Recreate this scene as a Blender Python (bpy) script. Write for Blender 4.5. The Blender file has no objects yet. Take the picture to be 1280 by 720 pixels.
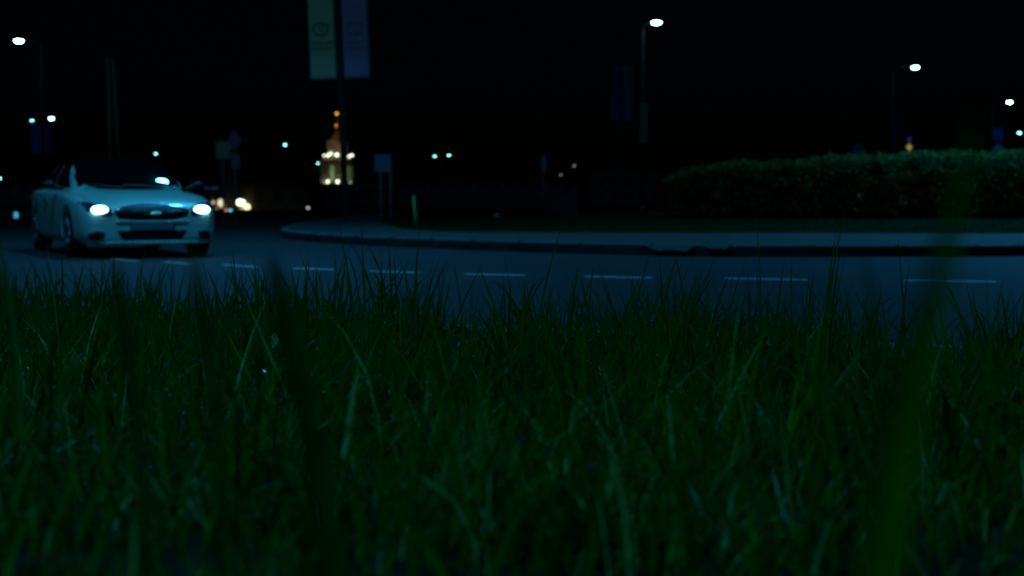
import bpy, bmesh, math, random
import numpy as np
from mathutils import Vector, Matrix
from mathutils.bvhtree import BVHTree
from math import sin, cos, pi, radians

S = bpy.context.scene
COL = S.collection
rng = np.random.default_rng(11)
random.seed(7)

# ------------------------------------------------------------------ camera
F = 1759.0; CAMZ = 0.76; TP = 110.0/F
PITCH = math.atan(TP)
cd = bpy.data.cameras.new('camera'); cam = bpy.data.objects.new('camera', cd); COL.objects.link(cam)
cam.location = (0, 0, CAMZ); cam.rotation_euler = (pi/2-PITCH, 0, 0)
cd.sensor_width = 36; cd.lens = 36*F/1280; cd.clip_start = 0.05; cd.clip_end = 6000
cd.dof.use_dof = True; cd.dof.focus_distance = 5.0; cd.dof.aperture_fstop = 2.9; cd.dof.aperture_blades = 0
S.camera = cam

def at(px, py, Y):
    """point at world depth Y seen at pixel (px,py) of the 1280x720 photo"""
    u = (px-640)/F; v = (360-py)/F
    c, s = cos(PITCH), sin(PITCH)
    d = (u, c+v*s, -s+v*c)
    t = Y/d[1]
    return Vector((d[0]*t, Y, CAMZ+d[2]*t))
def gnd(px, py, z=0.0):
    p = at(px, py, 1.0); k = (z-CAMZ)/(p.z-CAMZ)
    return Vector((p.x*k, k, z))

# ------------------------------------------------------------------ world, light, exposure
LC = (0.030, 0.45, 1.0)
w = bpy.data.worlds.new('World'); S.world = w; w.use_nodes = True
nt = w.node_tree; bg = nt.nodes['Background']
sky = nt.nodes.new('ShaderNodeTexSky'); sky.sky_type = 'NISHITA'; sky.sun_disc = False
sky.sun_elevation = radians(1.5); sky.sun_rotation = radians(200); sky.air_density = 1.0; sky.dust_density = 0.3; sky.ozone_density = 4
mul = nt.nodes.new('ShaderNodeMixRGB'); mul.blend_type = 'MULTIPLY'; mul.inputs[0].default_value = 1
mul.inputs[2].default_value = (0.10, 0.30, 0.55, 1)
nt.links.new(sky.outputs[0], mul.inputs[1]); nt.links.new(mul.outputs[0], bg.inputs[0])
bg.inputs[1].default_value = 0.0022
sl = bpy.data.lights.new('fill_sun', 'SUN'); sl.energy = 0.085; sl.angle = radians(12); sl.color = (0.10, 0.62, 1.0)  # added soft fill from behind the viewer, not a real moon
so = bpy.data.objects.new('fill_sun', sl); COL.objects.link(so)
so.rotation_euler = (radians(42), 0, radians(-32))
so.location = (0, -5, 20)
S.view_settings.view_transform = 'Standard'; S.view_settings.look = 'None'
S.view_settings.exposure = 0.0; S.view_settings.gamma = 1.0; S.view_settings.use_curve_mapping = False
S.cycles.use_light_tree = True; S.cycles.use_denoising = True
S.cycles.max_bounces = 5; S.cycles.transparent_max_bounces = 8; S.cycles.sample_clamp_indirect = 3

# ------------------------------------------------------------------ materials
def mat(name, col, rough=0.6, metal=0.0, noise=None, bump=0.0, emit=None, es=0.0, coat=0.0, spec=0.5, sss=None):
    m = bpy.data.materials.new(name); m.use_nodes = True
    n = m.node_tree.nodes; l = m.node_tree.links; b = n['Principled BSDF']
    b.inputs['Base Color'].default_value = (*col, 1); b.inputs['Roughness'].default_value = rough
    b.inputs['Metallic'].default_value = metal; b.inputs['Specular IOR Level'].default_value = spec
    if coat: b.inputs['Coat Weight'].default_value = coat; b.inputs['Coat Roughness'].default_value = 0.04
    if emit: b.inputs['Emission Color'].default_value = (*emit, 1); b.inputs['Emission Strength'].default_value = es
    if noise or bump:
        tc = n.new('ShaderNodeTexCoord'); t = n.new('ShaderNodeTexNoise'); t.inputs['Detail'].default_value = 6
        sc, amt = noise or (20, 0.0)
        t.inputs['Scale'].default_value = sc; l.new(tc.outputs['Object'], t.inputs['Vector'])
        if amt:
            r = n.new('ShaderNodeValToRGB'); l.new(t.outputs[0], r.inputs[0])
            r.color_ramp.elements[0].position = 0.3; r.color_ramp.elements[1].position = 0.7
            r.color_ramp.elements[0].color = (*[c*(1-amt) for c in col], 1)
            r.color_ramp.elements[1].color = (*[min(1, c*(1+amt)) for c in col], 1)
            l.new(r.outputs[0], b.inputs['Base Color'])
        if bump:
            bp = n.new('ShaderNodeBump'); bp.inputs['Strength'].default_value = bump; bp.inputs['Distance'].default_value = 0.02
            l.new(t.outputs[0], bp.inputs['Height']); l.new(bp.outputs[0], b.inputs['Normal'])
    return m

def asphalt(name, base, gloss):
    m = bpy.data.materials.new(name); m.use_nodes = True
    n = m.node_tree.nodes; l = m.node_tree.links; b = n['Principled BSDF']
    tc = n.new('ShaderNodeTexCoord')
    big = n.new('ShaderNodeTexNoise'); big.inputs['Scale'].default_value = 0.35; big.inputs['Detail'].default_value = 5
    fine = n.new('ShaderNodeTexNoise'); fine.inputs['Scale'].default_value = 55; fine.inputs['Detail'].default_value = 4
    vor = n.new('ShaderNodeTexVoronoi'); vor.inputs['Scale'].default_value = 90
    for t in (big, fine, vor): l.new(tc.outputs['Object'], t.inputs['Vector'])
    mx = n.new('ShaderNodeMath'); mx.operation = 'MULTIPLY_ADD'; mx.inputs[1].default_value = 0.55; l.new(big.outputs[0], mx.inputs[0]); 
    m2 = n.new('ShaderNodeMath'); m2.operation = 'MULTIPLY'; m2.inputs[1].default_value = 0.45; l.new(fine.outputs[0], m2.inputs[0]); l.new(m2.outputs[0], mx.inputs[2])
    r = n.new('ShaderNodeValToRGB'); r.color_ramp.elements[0].position = 0.33; r.color_ramp.elements[1].position = 0.68
    r.color_ramp.elements[0].color = (*[c*0.72 for c in base], 1); r.color_ramp.elements[1].color = (*[c*1.25 for c in base], 1)
    l.new(mx.outputs[0], r.inputs[0]); l.new(r.outputs[0], b.inputs['Base Color'])
    b.inputs['Roughness'].default_value = gloss; b.inputs['Specular IOR Level'].default_value = 0.22
    bp = n.new('ShaderNodeBump'); bp.inputs['Strength'].default_value = 0.7; bp.inputs['Distance'].default_value = 0.006
    l.new(vor.outputs['Distance'], bp.inputs['Height']); l.new(bp.outputs[0], b.inputs['Normal'])
    return m

def grassmat(name, c0, c1, dry, dryfrac, trans=0.35, rough=0.5):
    m = bpy.data.materials.new(name); m.use_nodes = True
    n = m.node_tree.nodes; l = m.node_tree.links; b = n['Principled BSDF']
    g = n.new('ShaderNodeNewGeometry'); r = n.new('ShaderNodeValToRGB')
    e = r.color_ramp.elements; e[0].position = 0; e[0].color = (*c0, 1); e[1].position = 1-dryfrac-0.02; e[1].color = (*c1, 1)
    k = e.new(1-dryfrac*0.5); k.color = (*dry, 1)
    l.new(g.outputs['Random Per Island'], r.inputs[0]); l.new(r.outputs[0], b.inputs['Base Color'])
    b.inputs['Roughness'].default_value = rough; b.inputs['Specular IOR Level'].default_value = 0.10
    tr = n.new('ShaderNodeBsdfTranslucent'); l.new(r.outputs[0], tr.inputs[0])
    mx = n.new('ShaderNodeMixShader'); mx.inputs[0].default_value = trans
    out = n['Material Output']; l.new(b.outputs[0], mx.inputs[1]); l.new(tr.outputs[0], mx.inputs[2]); l.new(mx.outputs[0], out.inputs[0])
    return m

M = dict(
 road=asphalt('asphalt', (0.040, 0.040, 0.042), 0.75),
 pave=mat('pavement_slab', (0.060, 0.064, 0.058), 0.8, noise=(3, 0.4), bump=0.3, spec=0.25),
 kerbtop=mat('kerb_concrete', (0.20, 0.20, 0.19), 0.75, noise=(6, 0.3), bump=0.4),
 kerb=mat('shaded_kerb', (0.026, 0.026, 0.024), 0.9, noise=(5, 0.5), bump=0.5, spec=0.2),  # dark tone puts the shade of the kerb face into its colour
 paint=mat('road_paint', (0.85, 0.85, 0.8), 0.6, noise=(14, 0.15)),
 soil=mat('soil', (0.018, 0.022, 0.008), 0.95, noise=(25, 0.5), bump=0.6, spec=0.1),
 ground=mat('earth', (0.012, 0.014, 0.009), 0.95, noise=(0.4, 0.4), spec=0.1),
 lawn=mat('lawn_soil', (0.008, 0.022, 0.003), 0.95, noise=(3, 0.4), bump=0.5, spec=0.05),
 grass=grassmat('grass_blades', (0.008, 0.038, 0.0004), (0.055, 0.20, 0.003), (0.25, 0.34, 0.08), 0.09, 0.32),
 tall=grassmat('tall_blades', (0.018, 0.075, 0.0006), (0.035, 0.12, 0.0015), (0.07, 0.13, 0.01), 0.1, 0.4, 0.7),
 lawnblade=grassmat('lawn_blades', (0.008, 0.024, 0.002), (0.014, 0.04, 0.004), (0.02, 0.035, 0.01), 0.05, 0.3, 0.8),
 leaf=grassmat('hedge_leaves', (0.03, 0.05, 0.010), (0.17, 0.17, 0.035), (0.45, 0.25, 0.07), 0.12, 0.25, 0.6),
 hedgecore=mat('hedge_twigs', (0.012, 0.016, 0.006), 0.95, spec=0.05),
 steel=mat('galvanised_steel', (0.05, 0.05, 0.05), 0.9, 0.0, noise=(8, 0.2), spec=0.05),
 darksteel=mat('dark_painted_steel', (0.05, 0.05, 0.05), 0.6, 0.2),
 pale=mat('pale_paint', (0.30, 0.27, 0.17), 0.5),
 lens=mat('lamp_lens', (0.9, 0.95, 0.95), 0.3, emit=(0.30, 0.86, 0.95), es=34),
 lens2=mat('far_lamp_lens', (0.9, 0.95, 0.95), 0.3, emit=(0.26, 0.88, 0.80), es=11),
 lens3=mat('remote_lamp_lens', (0.9, 0.95, 0.95), 0.3, emit=(0.30, 0.60, 0.55), es=3.0),
)

# ------------------------------------------------------------------ mesh helpers
def link(name, me, m=None, parent=None):
    o = bpy.data.objects.new(name, me); COL.objects.link(o)
    if m:
        for x in (m if isinstance(m, (list, tuple)) else [m]): me.materials.append(x)
    if parent: o.parent = parent
    return o
def smooth(me, on=True):
    me.polygons.foreach_set('use_smooth', [on]*len(me.polygons))
def obj(name, bm, m, parent=None, sm=False):
    me = bpy.data.meshes.new(name); bmesh.ops.recalc_face_normals(bm, faces=bm.faces); bm.to_mesh(me); bm.free()
    if sm: smooth(me)
    return link(name, me, m, parent)
def tag(o, label=None, cat=None, group=None, kind=None):
    if label: o['label'] = label
    if cat: o['category'] = cat
    if group: o['group'] = group
    if kind: o['kind'] = kind
    return o
def thing(name, loc, label, cat, group=None, rz=0):
    o = bpy.data.objects.new(name, None); COL.objects.link(o); o.location = loc; o.rotation_euler = (0, 0, rz)
    o.empty_display_size = 0.2
    return tag(o, label, cat, group)
def box(bm, c, s, bev=0.0, rot=None):
    r = bmesh.ops.create_cube(bm, size=1.0); vs = r['verts']
    bmesh.ops.scale(bm, vec=s, verts=vs)
    if bev:
        es = list({e for v in vs for e in v.link_edges})
        g = bmesh.ops.bevel(bm, geom=es, offset=bev, segments=2, affect='EDGES', clamp_overlap=True)
        vs = list({v for f in g['faces'] for v in f.verts} | {v for v in vs if v.is_valid})
    if rot is not None: bmesh.ops.rotate(bm, cent=(0, 0, 0), matrix=rot, verts=vs)
    bmesh.ops.translate(bm, vec=c, verts=vs)
    return vs
def tube(bm, a, b, r0, r1=None, seg=12):
    a = Vector(a); b = Vector(b); r1 = r0 if r1 is None else r1
    d = b-a; q = d.to_track_quat('Z', 'Y').to_matrix().to_4x4()
    bmesh.ops.create_cone(bm, cap_ends=True, segments=seg, radius1=r0, radius2=r1, depth=d.length,
                          matrix=Matrix.Translation((a+b)/2) @ q)
def sweep(bm, pts, r, seg=8):
    for i in range(len(pts)-1): tube(bm, pts[i], pts[i+1], r, r, seg)
def ball(bm, c, s, seg=16):
    r = bmesh.ops.create_uvsphere(bm, u_segments=seg, v_segments=seg//2, radius=1.0)
    bmesh.ops.scale(bm, vec=s, verts=r['verts']); bmesh.ops.translate(bm, vec=c, verts=r['verts'])
def lathe(bm, prof, seg=24, c=(0, 0, 0)):
    rings = []
    for (r, z) in prof:
        rings.append([bm.verts.new((c[0]+r*cos(2*pi*i/seg), c[1]+r*sin(2*pi*i/seg), c[2]+z)) for i in range(seg)])
    for a, b in zip(rings, rings[1:]):
        for i in range(seg): bm.faces.new((a[i], a[(i+1) % seg], b[(i+1) % seg], b[i]))
    bm.faces.new(rings[0][::-1]); bm.faces.new(rings[-1])
def prism(bm, pts, z0, z1):
    a = [bm.verts.new((x, y, z0)) for x, y in pts]; b = [bm.verts.new((x, y, z1)) for x, y in pts]
    n = len(pts); bm.faces.new(a[::-1]); bm.faces.new(b)
    for i in range(n): bm.faces.new((a[i], a[(i+1) % n], b[(i+1) % n], b[i]))
def vprism(bm, pts, y0, y1):
    """polygon in x,z extruded along y"""
    a = [bm.verts.new((x, y0, z)) for x, z in pts]; b = [bm.verts.new((x, y1, z)) for x, z in pts]
    n = len(pts); bm.faces.new(a); bm.faces.new(b[::-1])
    for i in range(n): bm.faces.new((a[i], b[i], b[(i+1) % n], a[(i+1) % n]))
def spline(pts, n=12):
    P = [Vector((*p, 0)) if len(p) == 2 else Vector(p) for p in pts]; P = [2*P[0]-P[1]]+P+[2*P[-1]-P[-2]]
    out = []
    for i in range(1, len(P)-2):
        for k in range(n):
            t = k/n; a, b, c, d = P[i-1:i+3]
            out.append(0.5*((2*b)+(c-a)*t+(2*a-5*b+4*c-d)*t*t+(3*b-a-3*c+d)*t*t*t))
    out.append(P[-2]); return out
def sheet(name, poly, z, m, kind='structure'):
    bm = bmesh.new(); vs = [bm.verts.new((p[0], p[1], z)) for p in poly]; bm.faces.new(vs)
    bmesh.ops.triangulate(bm, faces=bm.faces)
    o = obj(name, bm, m); o['kind'] = kind
    if o.data.polygons[0].normal.z < 0: o.data.flip_normals()
    return o
def strip(bm, line, offs, mats=None):
    """sweep a cross-section [(offset to the left, z)] along a 2D polyline"""
    rows = []
    for i, p in enumerate(line):
        a = line[max(i-1, 0)]; b = line[min(i+1, len(line)-1)]
        t = (b-a).normalized(); nrm = Vector((-t.y, t.x, 0))
        rows.append([bm.verts.new((p.x+nrm.x*o, p.y+nrm.y*o, z)) for o, z in offs])
    for a, b in zip(rows, rows[1:]):
        for i in range(len(offs)-1):
            f = bm.faces.new((a[i], b[i], b[i+1], a[i+1]))
            if mats: f.material_index = mats[i]

# ------------------------------------------------------------------ ground, road, island
def verge_edge(X):      # world Y of the verge's road-side edge
    return 7.0-0.5*X+0.035*X*X if X < 0 else 7.0-0.5*X+0.02*X*X
def vz(X, Y):           # height of the verge ground
    t = np.clip((5.2-Y)/4.2, 0, 1); t = t*t*(3-2*t)
    return 0.115+0.20*t+0.025*np.sin(1.7*X+0.6)*np.cos(1.3*Y)
sheet('ground', [(-2500, -300), (2500, -300), (2500, 3500), (-2500, 3500)], -0.03, M['ground'])
roadpoly = [(-60, 4), (-14, 6), (14, -8), (60, -10), (60, 24), (30, 24), (24, 28), (4, 34), (-3.0, 40), (-4.5, 60), (-12, 60), (-14, 47), (-20, 41), (-60, 38)]
sheet('road', roadpoly, 0.0, M['road'])

kp = [gnd(452, 272), gnd(430, 277), gnd(400, 281.5), gnd(368, 287.5), gnd(351, 293.5), gnd(358, 298.5), gnd(400, 303), gnd(450, 306.3), gnd(500, 308.8),
      gnd(560, 311.4), gnd(620, 313.8), gnd(700, 316.6), gnd(800, 319), gnd(900, 320.5), gnd(1000, 321), gnd(1140, 320.8), gnd(1280, 320)]
kp += [Vector((9.5, 19.9, 0)), Vector((13, 21.4, 0)), Vector((18, 24.6, 0)), Vector((24, 30, 0)), Vector((32, 40, 0))]
kerbline = spline(kp, 8)
bm = bmesh.new()
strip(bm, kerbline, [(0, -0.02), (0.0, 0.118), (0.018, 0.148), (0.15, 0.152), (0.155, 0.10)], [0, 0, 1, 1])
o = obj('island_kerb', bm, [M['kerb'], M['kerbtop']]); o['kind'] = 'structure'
def offset(line, d):
    out = []
    for i, p in enumerate(line):
        a = line[max(i-1, 0)]; b = line[min(i+1, len(line)-1)]; t = (b-a).normalized()
        out.append(Vector((p.x-t.y*d, p.y+t.x*d, 0)))
    return out
inner = offset(kerbline, 0.150)
sheet('island_pavement', [(p.x, p.y) for p in inner]+[(40, 90), (-4.6, 90), (-4.7, 60)], 0.140, M['pave'])
# paving joints give the pavement its rows
lp = [gnd(470, 273, .16), gnd(478, 278, .16), gnd(500, 283.5, .16), gnd(545, 287.6, .16), gnd(640, 288.6, .16), gnd(820, 289.6, .16), gnd(1280, 290.6, .16),
      Vector((13, 27.5, 0)), Vector((18, 31, 0)), Vector((24, 38, 0))]
lawnline = spline([(p.x, p.y) for p in lp], 8)
sheet('lawn', [(p.x, p.y) for p in lawnline]+[(30, 90), (-4, 90)], 0.150, M['lawn'])

bm = bmesh.new(); acc = 0
for a, b in zip(kerbline, kerbline[1:]):
    acc += (b-a).length
    if acc > 1.0:
        acc = 0; t = (b-a).normalized(); nrm = Vector((-t.y, t.x, 0)); R = Matrix((( t.x, nrm.x, 0), (t.y, nrm.y, 0), (0, 0, 1)))
        box(bm, b+nrm*0.075+Vector((0, 0, 0.078)), (0.012, 0.158, 0.156), 0, R)
o = obj('kerb_joints', bm, M['soil']); o['kind'] = 'structure'
# made-up wedges against the kerb, sloped to catch light as pale patches
bm = bmesh.new()
def light_wedge(px0, px1, drop):
    n = 18; L = []; Rr = []
    kl = [p for p in kerbline]
    for i in range(n+1):
        t = i/n; px = px0+(px1-px0)*t
        X = gnd(px, 320).x
        j = min(range(len(kl)), key=lambda k: abs(kl[k].x-X) if kl[k].x > -3 and kl[k].y < 30 else 99)
        y = kl[j].y
        if j+1 < len(kl):
            a, b = (kl[j], kl[j+1]) if kl[j].x <= X else (kl[j-1], kl[j])
            y = a.y+(b.y-a.y)*(X-a.x)/(b.x-a.x+1e-9)
        e = min(1, (t*3.2)**0.7)*min(1, ((1-t)*5)**0.6)
        h = 0.150-drop*e*(0.85+0.15*sin(9*t))
        L.append(bm.verts.new((X, y+0.03, 0.151))); Rr.append(bm.verts.new((X, y-0.015-0.20*e, h))); 
    low = [bm.verts.new((v.co.x, v.co.y+0.22, v.co.z-0.03)) for v in Rr]
    for i in range(n):
        bm.faces.new((L[i], Rr[i], Rr[i+1], L[i+1])); bm.faces.new((Rr[i], low[i], low[i+1], Rr[i+1]))
light_wedge(806, 865, 0.085); light_wedge(878, 908, 0.05)
o = obj('kerb_light_wedge', bm, M['pave']); o['kind'] = 'structure'

# road dashes
dash = [(1130, 1245, 351.2), (906, 1009, 348.8), (731, 815, 346.3), (581, 656, 343.2), (461, 523, 339.7), (367, 417, 336), (279, 321, 332.2), (205, 240, 328.6), (140, 172, 325.3)]
bm = bmesh.new()
for a, b, y in dash:
    sl_ = 0.006 if a > 1000 else 0.010 if a > 500 else 0.016 if a > 300 else 0.04
    pts = [gnd(a, y-(b-a)*sl_, 0.004), gnd(b, y+(b-a)*sl_, 0.004)]
    d = (pts[1]-pts[0]).normalized(); nn = Vector((-d.y, d.x, 0))*(0.06 if a > 330 else 0.035)
    v = [bm.verts.new(p) for p in (pts[0]-nn, pts[1]-nn, pts[1]+nn, pts[0]+nn)]; bm.faces.new(v)
for k in range(8):      # the line goes on to the right beyond the picture
    p0 = Vector((6.0+k*1.75, 13.3-0.05*k, 0.004)); bm.faces.new([bm.verts.new(p0+Vector(q)) for q in ((0, 0, 0), (0.9, 0, 0), (0.9, 0.11, 0), (0, 0.11, 0))])
o = obj('road_markings', bm, M['paint']); o['kind'] = 'structure'
if o.data.polygons[0].normal.z < 0: o.data.flip_normals()

# grass verge ground
xs = np.linspace(-16, 16, 129); bm = bmesh.new(); rows = []
for X in xs:
    ye = verge_edge(X)-0.15; col = []
    for k in range(41):
        Y = -6+(ye+6)*k/40
        col.append(bm.verts.new((X, Y, float(vz(X, Y)) if k < 40 else 0.105)))
    rows.append(col)
for a, b in zip(rows, rows[1:]):
    for i in range(40): bm.faces.new((a[i], b[i], b[i+1], a[i+1]))
o = obj('verge', bm, M['soil'], sm=True); o['kind'] = 'structure'
bm = bmesh.new()
strip(bm, [Vector((X, verge_edge(X), 0)) for X in xs], [(-0.01, -0.02), (0, 0.10), (-0.02, 0.13), (-0.14, 0.132), (-0.16, 0.05)], [0, 0, 0, 0])
o = obj('verge_kerb', bm, M['kerbtop']); o['kind'] = 'structure'

# ------------------------------------------------------------------ grass blades
def blades(name, P, H, Wd, lean, az, curl, m, label, face=None, kind='stuff', cat='grass', parent=None, L=5):
    """P (n,3) bases, H heights, Wd widths, lean/az tilt of the blade, curl extra bend at the tip"""
    n = len(P); V = np.zeros((n, L, 2, 3))
    face = rng.uniform(0, pi, n) if face is None else face
    wx, wy = np.cos(face), np.sin(face)
    x = np.zeros(n); z = np.zeros(n)
    for k in range(L):
        t = k/(L-1)
        if k:
            ang = lean+curl*((k-0.5)/(L-1))**1.5
            x = x+np.sin(ang)*H/(L-1); z = z+np.cos(ang)*H/(L-1)
        wd = Wd*(0.75+0.9*t-1.62*t**2.2)*0.5 if k < L-1 else Wd*0.01
        for s, sg in ((0, -1), (1, 1)):
            V[:, k, s, 0] = P[:, 0]+np.cos(az)*x+wx*wd*sg
            V[:, k, s, 1] = P[:, 1]+np.sin(az)*x+wy*wd*sg
            V[:, k, s, 2] = P[:, 2]+z
    V = V.reshape(-1, 3)
    base = (np.arange(n)*L*2)[:, None]
    q = np.array([[2*k, 2*k+1, 2*k+3, 2*k+2] for k in range(L-1)]).reshape(-1)
    I = (base+q[None, :]).reshape(-1)
    me = bpy.data.meshes.new(name); nf = n*(L-1)
    me.vertices.add(len(V)); me.vertices.foreach_set('co', V.reshape(-1).astype(np.float32))
    me.loops.add(len(I)); me.loops.foreach_set('vertex_index', I.astype(np.int32))
    me.polygons.add(nf); me.polygons.foreach_set('loop_start', np.arange(0, nf*4, 4, dtype=np.int32))
    me.polygons.foreach_set('use_smooth', np.ones(nf, bool)); me.update(); me.validate()
    o = link(name, me, m, parent)
    if label: tag(o, label, cat)
    o['kind'] = kind
    return o
def vnoise(X, Y, s, seed=0):
    return (np.sin(X*s*1.0+seed)*np.cos(Y*s*1.3-seed)+np.sin(X*s*2.3-Y*s*1.7+seed*2)*0.6+np.cos(X*s*0.6+Y*s*3.1)*0.5)/2.1
TX = [-2.6, -2.0, -1.22, -1.0, -.9, -.375, -.29, -.13, 0, .3, .6, .9, 1.13, 1.37, 1.46, 1.69, 1.77, 2.1, 2.6]
TA = [.9, .95, .85, .62, 1.2, 1.15, .30, .40, 1.1, .9, 1.15, .8, 1.0, 1.3, .30, .30, .95, .9, .8]
def tuft(X, Y):       # height of the growth along the road side: tufts with low gaps between
    f = np.clip((Y-3.6)/1.2, 0, 1)
    return 1+f*(np.interp(X*(1+0.06*np.sin(Y*3)), TX, TA)-1)
def scatter(n, y0, xspread, ymaxf):
    X = rng.uniform(-1, 1, n*3); Y = y0+rng.random(n*3)**0.8*(12-y0)
    X = X*(0.9+xspread*Y)
    ed = np.where(X < 0, 7.0-0.5*X+0.035*X*X, 7.0-0.5*X+0.02*X*X)-ymaxf
    k = Y < ed; X, Y = X[k][:n], Y[k][:n]
    return X, Y
X, Y = scatter(105000, 0.9, 0.50, 0.12)
nz = vnoise(X, Y, 2.1, 1.0); nz2 = vnoise(X, Y, 5.5, 3.0)
keep = rng.random(len(X)) < 0.62+0.75*nz+0.45*nz2
X, Y, nz, nz2 = X[keep], Y[keep], nz[keep], nz2[keep]
n = len(X)
H = (0.092+0.075*nz+0.045*nz2)*rng.lognormal(0, 0.45, n); H = np.clip(H, 0.03, 0.34)*(1.12-0.40*np.clip((Y-3.5)/3, 0, 1))*tuft(X, Y)
H *= np.clip((Y-0.5)/1.2, 0.45, 1)
# thinner where the kerb shows
gap = np.exp(-((X-2.5)/0.75)**2)*(Y > 4.2)+0.7*np.exp(-((X+0.25)/0.35)**2)*(Y > 5.6)
H *= (1-0.55*gap)
P = np.stack([X, Y, vz(X, Y)-0.01], 1)
blades('grass', P, H, rng.uniform(0.0028, 0.0075, n)*(0.7+H*1.6), np.abs(rng.normal(0.1, 0.42, n)), rng.uniform(0, 2*pi, n),
       np.abs(rng.normal(0.5, 0.9, n)), M['grass'], 'dense dark green meadow grass covering the verge in front of the road')
# taller scattered stems and wide blades
X, Y = scatter(9500, 1.1, 0.5, 0.15)
k = rng.random(len(X)) < np.clip(0.42+1.2*vnoise(X, Y, 3.1, 5.0), 0.05, 1); X, Y = X[k], Y[k]; n = len(X)
H = 0.14+0.28*rng.random(n)**1.8+0.09*vnoise(X, Y, 1.6, 2.0); H = H*np.clip((Y+0.6)/3.2, 0.5, 1)*tuft(X, Y)
P = np.stack([X, Y, vz(X, Y)-0.01], 1)
blades('tall_grass', P, H, rng.uniform(0.005, 0.015, n), np.abs(rng.normal(0, 0.33, n)), rng.uniform(0, 2*pi, n),
       np.where(rng.random(n) < 0.3, rng.uniform(0.8, 2.4, n), np.abs(rng.normal(0.1, 0.35, n))), M['tall'], 'taller loose grass stems rising above the dense verge grass', L=7, face=rng.normal(0, 0.6, n))
X, Y = scatter(26000, 3.2, 0.5, 0.12)
k = rng.random(len(X)) < np.clip(-0.28+1.8*vnoise(X, Y*1.6, 2.7, 8.0)+0.9*vnoise(X, Y, 7.1, 4.0), 0.0, 0.8); X, Y = X[k], Y[k]; n = len(X)
H = (0.14+0.29*rng.random(n)**1.5)*tuft(X, Y)**1.3; P = np.stack([X, Y, vz(X, Y)-0.01], 1)
blades('tussock_grass', P, H, rng.uniform(0.005, 0.015, n), np.abs(rng.normal(0.05, 0.30, n)), rng.uniform(0, 2*pi, n),
       np.where(rng.random(n) < 0.35, rng.uniform(0.9, 2.6, n), np.abs(rng.normal(0.15, 0.35, n))), M['tall'], 'coarse grass tufts standing in ragged clumps along the road side of the verge', L=7, face=rng.normal(0, 0.7, n))
# dry and pale thatch lying low
X, Y = scatter(15000, 1.8, 0.5, 0.15); n = len(X)
P = np.stack([X, Y, vz(X, Y)+rng.uniform(0.0, 0.07, n)], 1)
M['thatch'] = grassmat('dry_thatch', (0.04, 0.09, 0.008), (0.16, 0.25, 0.03), (0.55, 0.55, 0.30), 0.16, 0.3, 0.35)
blades('thatch', P, rng.uniform(0.03, 0.11, n), rng.uniform(0.002, 0.006, n), rng.uniform(0.5, 1.5, n), rng.uniform(0, 2*pi, n),
       rng.uniform(0, 0.8, n), M['thatch'], 'dry pale grass litter tangled low between the green blades')
# dew
bm = bmesh.new()
for i in range(260):
    X = random.uniform(-2.6, 2.6); Y = random.uniform(2.0, 5.2); X *= Y/4
    r = random.uniform(0.0015, 0.0045)
    bmesh.ops.create_icosphere(bm, subdivisions=1, radius=r, matrix=Matrix.Translation((X, Y, float(vz(X, Y))+random.uniform(0.05, 0.2))))
tag(obj('dew', bm, mat('dew_drops', (0.7, 0.8, 0.8), 0.05, 0.8), sm=True), 'tiny beads of dew glinting among the grass blades', 'dew', kind='stuff')

# single tall blades that stand out, one thing each: (tip px, tip py, base px, depth, width, bow, label)
hero = [
 (1222, 140, 1050, 0.56, 0.034, 0.06, 'very large soft blurred green blade leaning right near the right edge, closest to the viewer'),
 (340, 320, 420, 1.0, 0.020, 0.06, 'broad dark upright blade in soft focus below the left sign posts'),
 (146, 326, 168, 1.1, 0.010, 0.08, 'dark soft upright blade directly below the white car'),
 (238, 300, 252, 1.02, 0.009, 0.12, 'faint blurred upright blade under the right headlight of the car'),
 (1083, 315, 1100, 1.05, 0.007, 0.06, 'thin faint blurred vertical blade left of the largest blurred blade'),
 (-2, 288, 26, 2.2, 0.016, 0.05, 'dark leaning blade at the far left edge beside the car'),
 (290, 308, 302, 4.2, 0.012, 0.05, 'sharp blade leaning left just right of the car'),
 (452, 282, 458, 3.9, 0.013, 0.02, 'tall sharp blade crossing the left end of the dark island kerb'),
 (424, 285, 448, 4.1, 0.011, 0.06, 'blade bending left beside the tall one at the island kerb'),
 (1056, 262, 1032, 3.7, 0.013, 0.10, 'tallest sharp curved blade, its tip crossing the lawn strip'),
 (1045, 290, 1026, 3.8, 0.014, 0.05, 'stout blade just under the tallest curved blade'),
 (1018, 335, 1003, 4.0, 0.012, 0.03, 'short leaning blade left of the tallest curved blade'),
 (944, 255, 950, 4.1, 0.006, 0.02, 'very thin straight stem rising over the pavement left of centre dash'),
 (989, 318, 986, 4.3, 0.009, 0.0, 'narrow upright blade over the second dash from the right'),
 (1122, 298, 1128, 3.9, 0.009, 0.02, 'upright blade with a lighter tip just left of the largest blurred blade'),
 (704, 276, 668, 3.8, 0.009, 0.08, 'long thin blade leaning right below the middle of the island'),
 (688, 385, 650, 4.4, 0.008, 0.09, 'low arching blade below the middle of the road'),
 (1207, 350, 1232, 4.0, 0.012, -0.06, 'blade kinked to the left near the right edge of the picture'),
 (603, 330, 560, 4.6, 0.010, 0.09, 'blade leaning right between the third and fourth dash from the left'),
 (566, 320, 582, 4.6, 0.008, 0.03, 'thin blade leaning left of the leaning one in the middle'),
 (58, 303, 80, 4.0, 0.006, 0.03, 'pale thin stem in front of the front wheel of the car'),
 (130, 300, 128, 4.2, 0.006, 0.01, 'thin upright stem in front of the car bumper'),
 (152, 585, 192, 1.9, 0.014, 0.03, 'pale bluish broad blade leaning left low in the lower left corner'),
]
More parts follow.
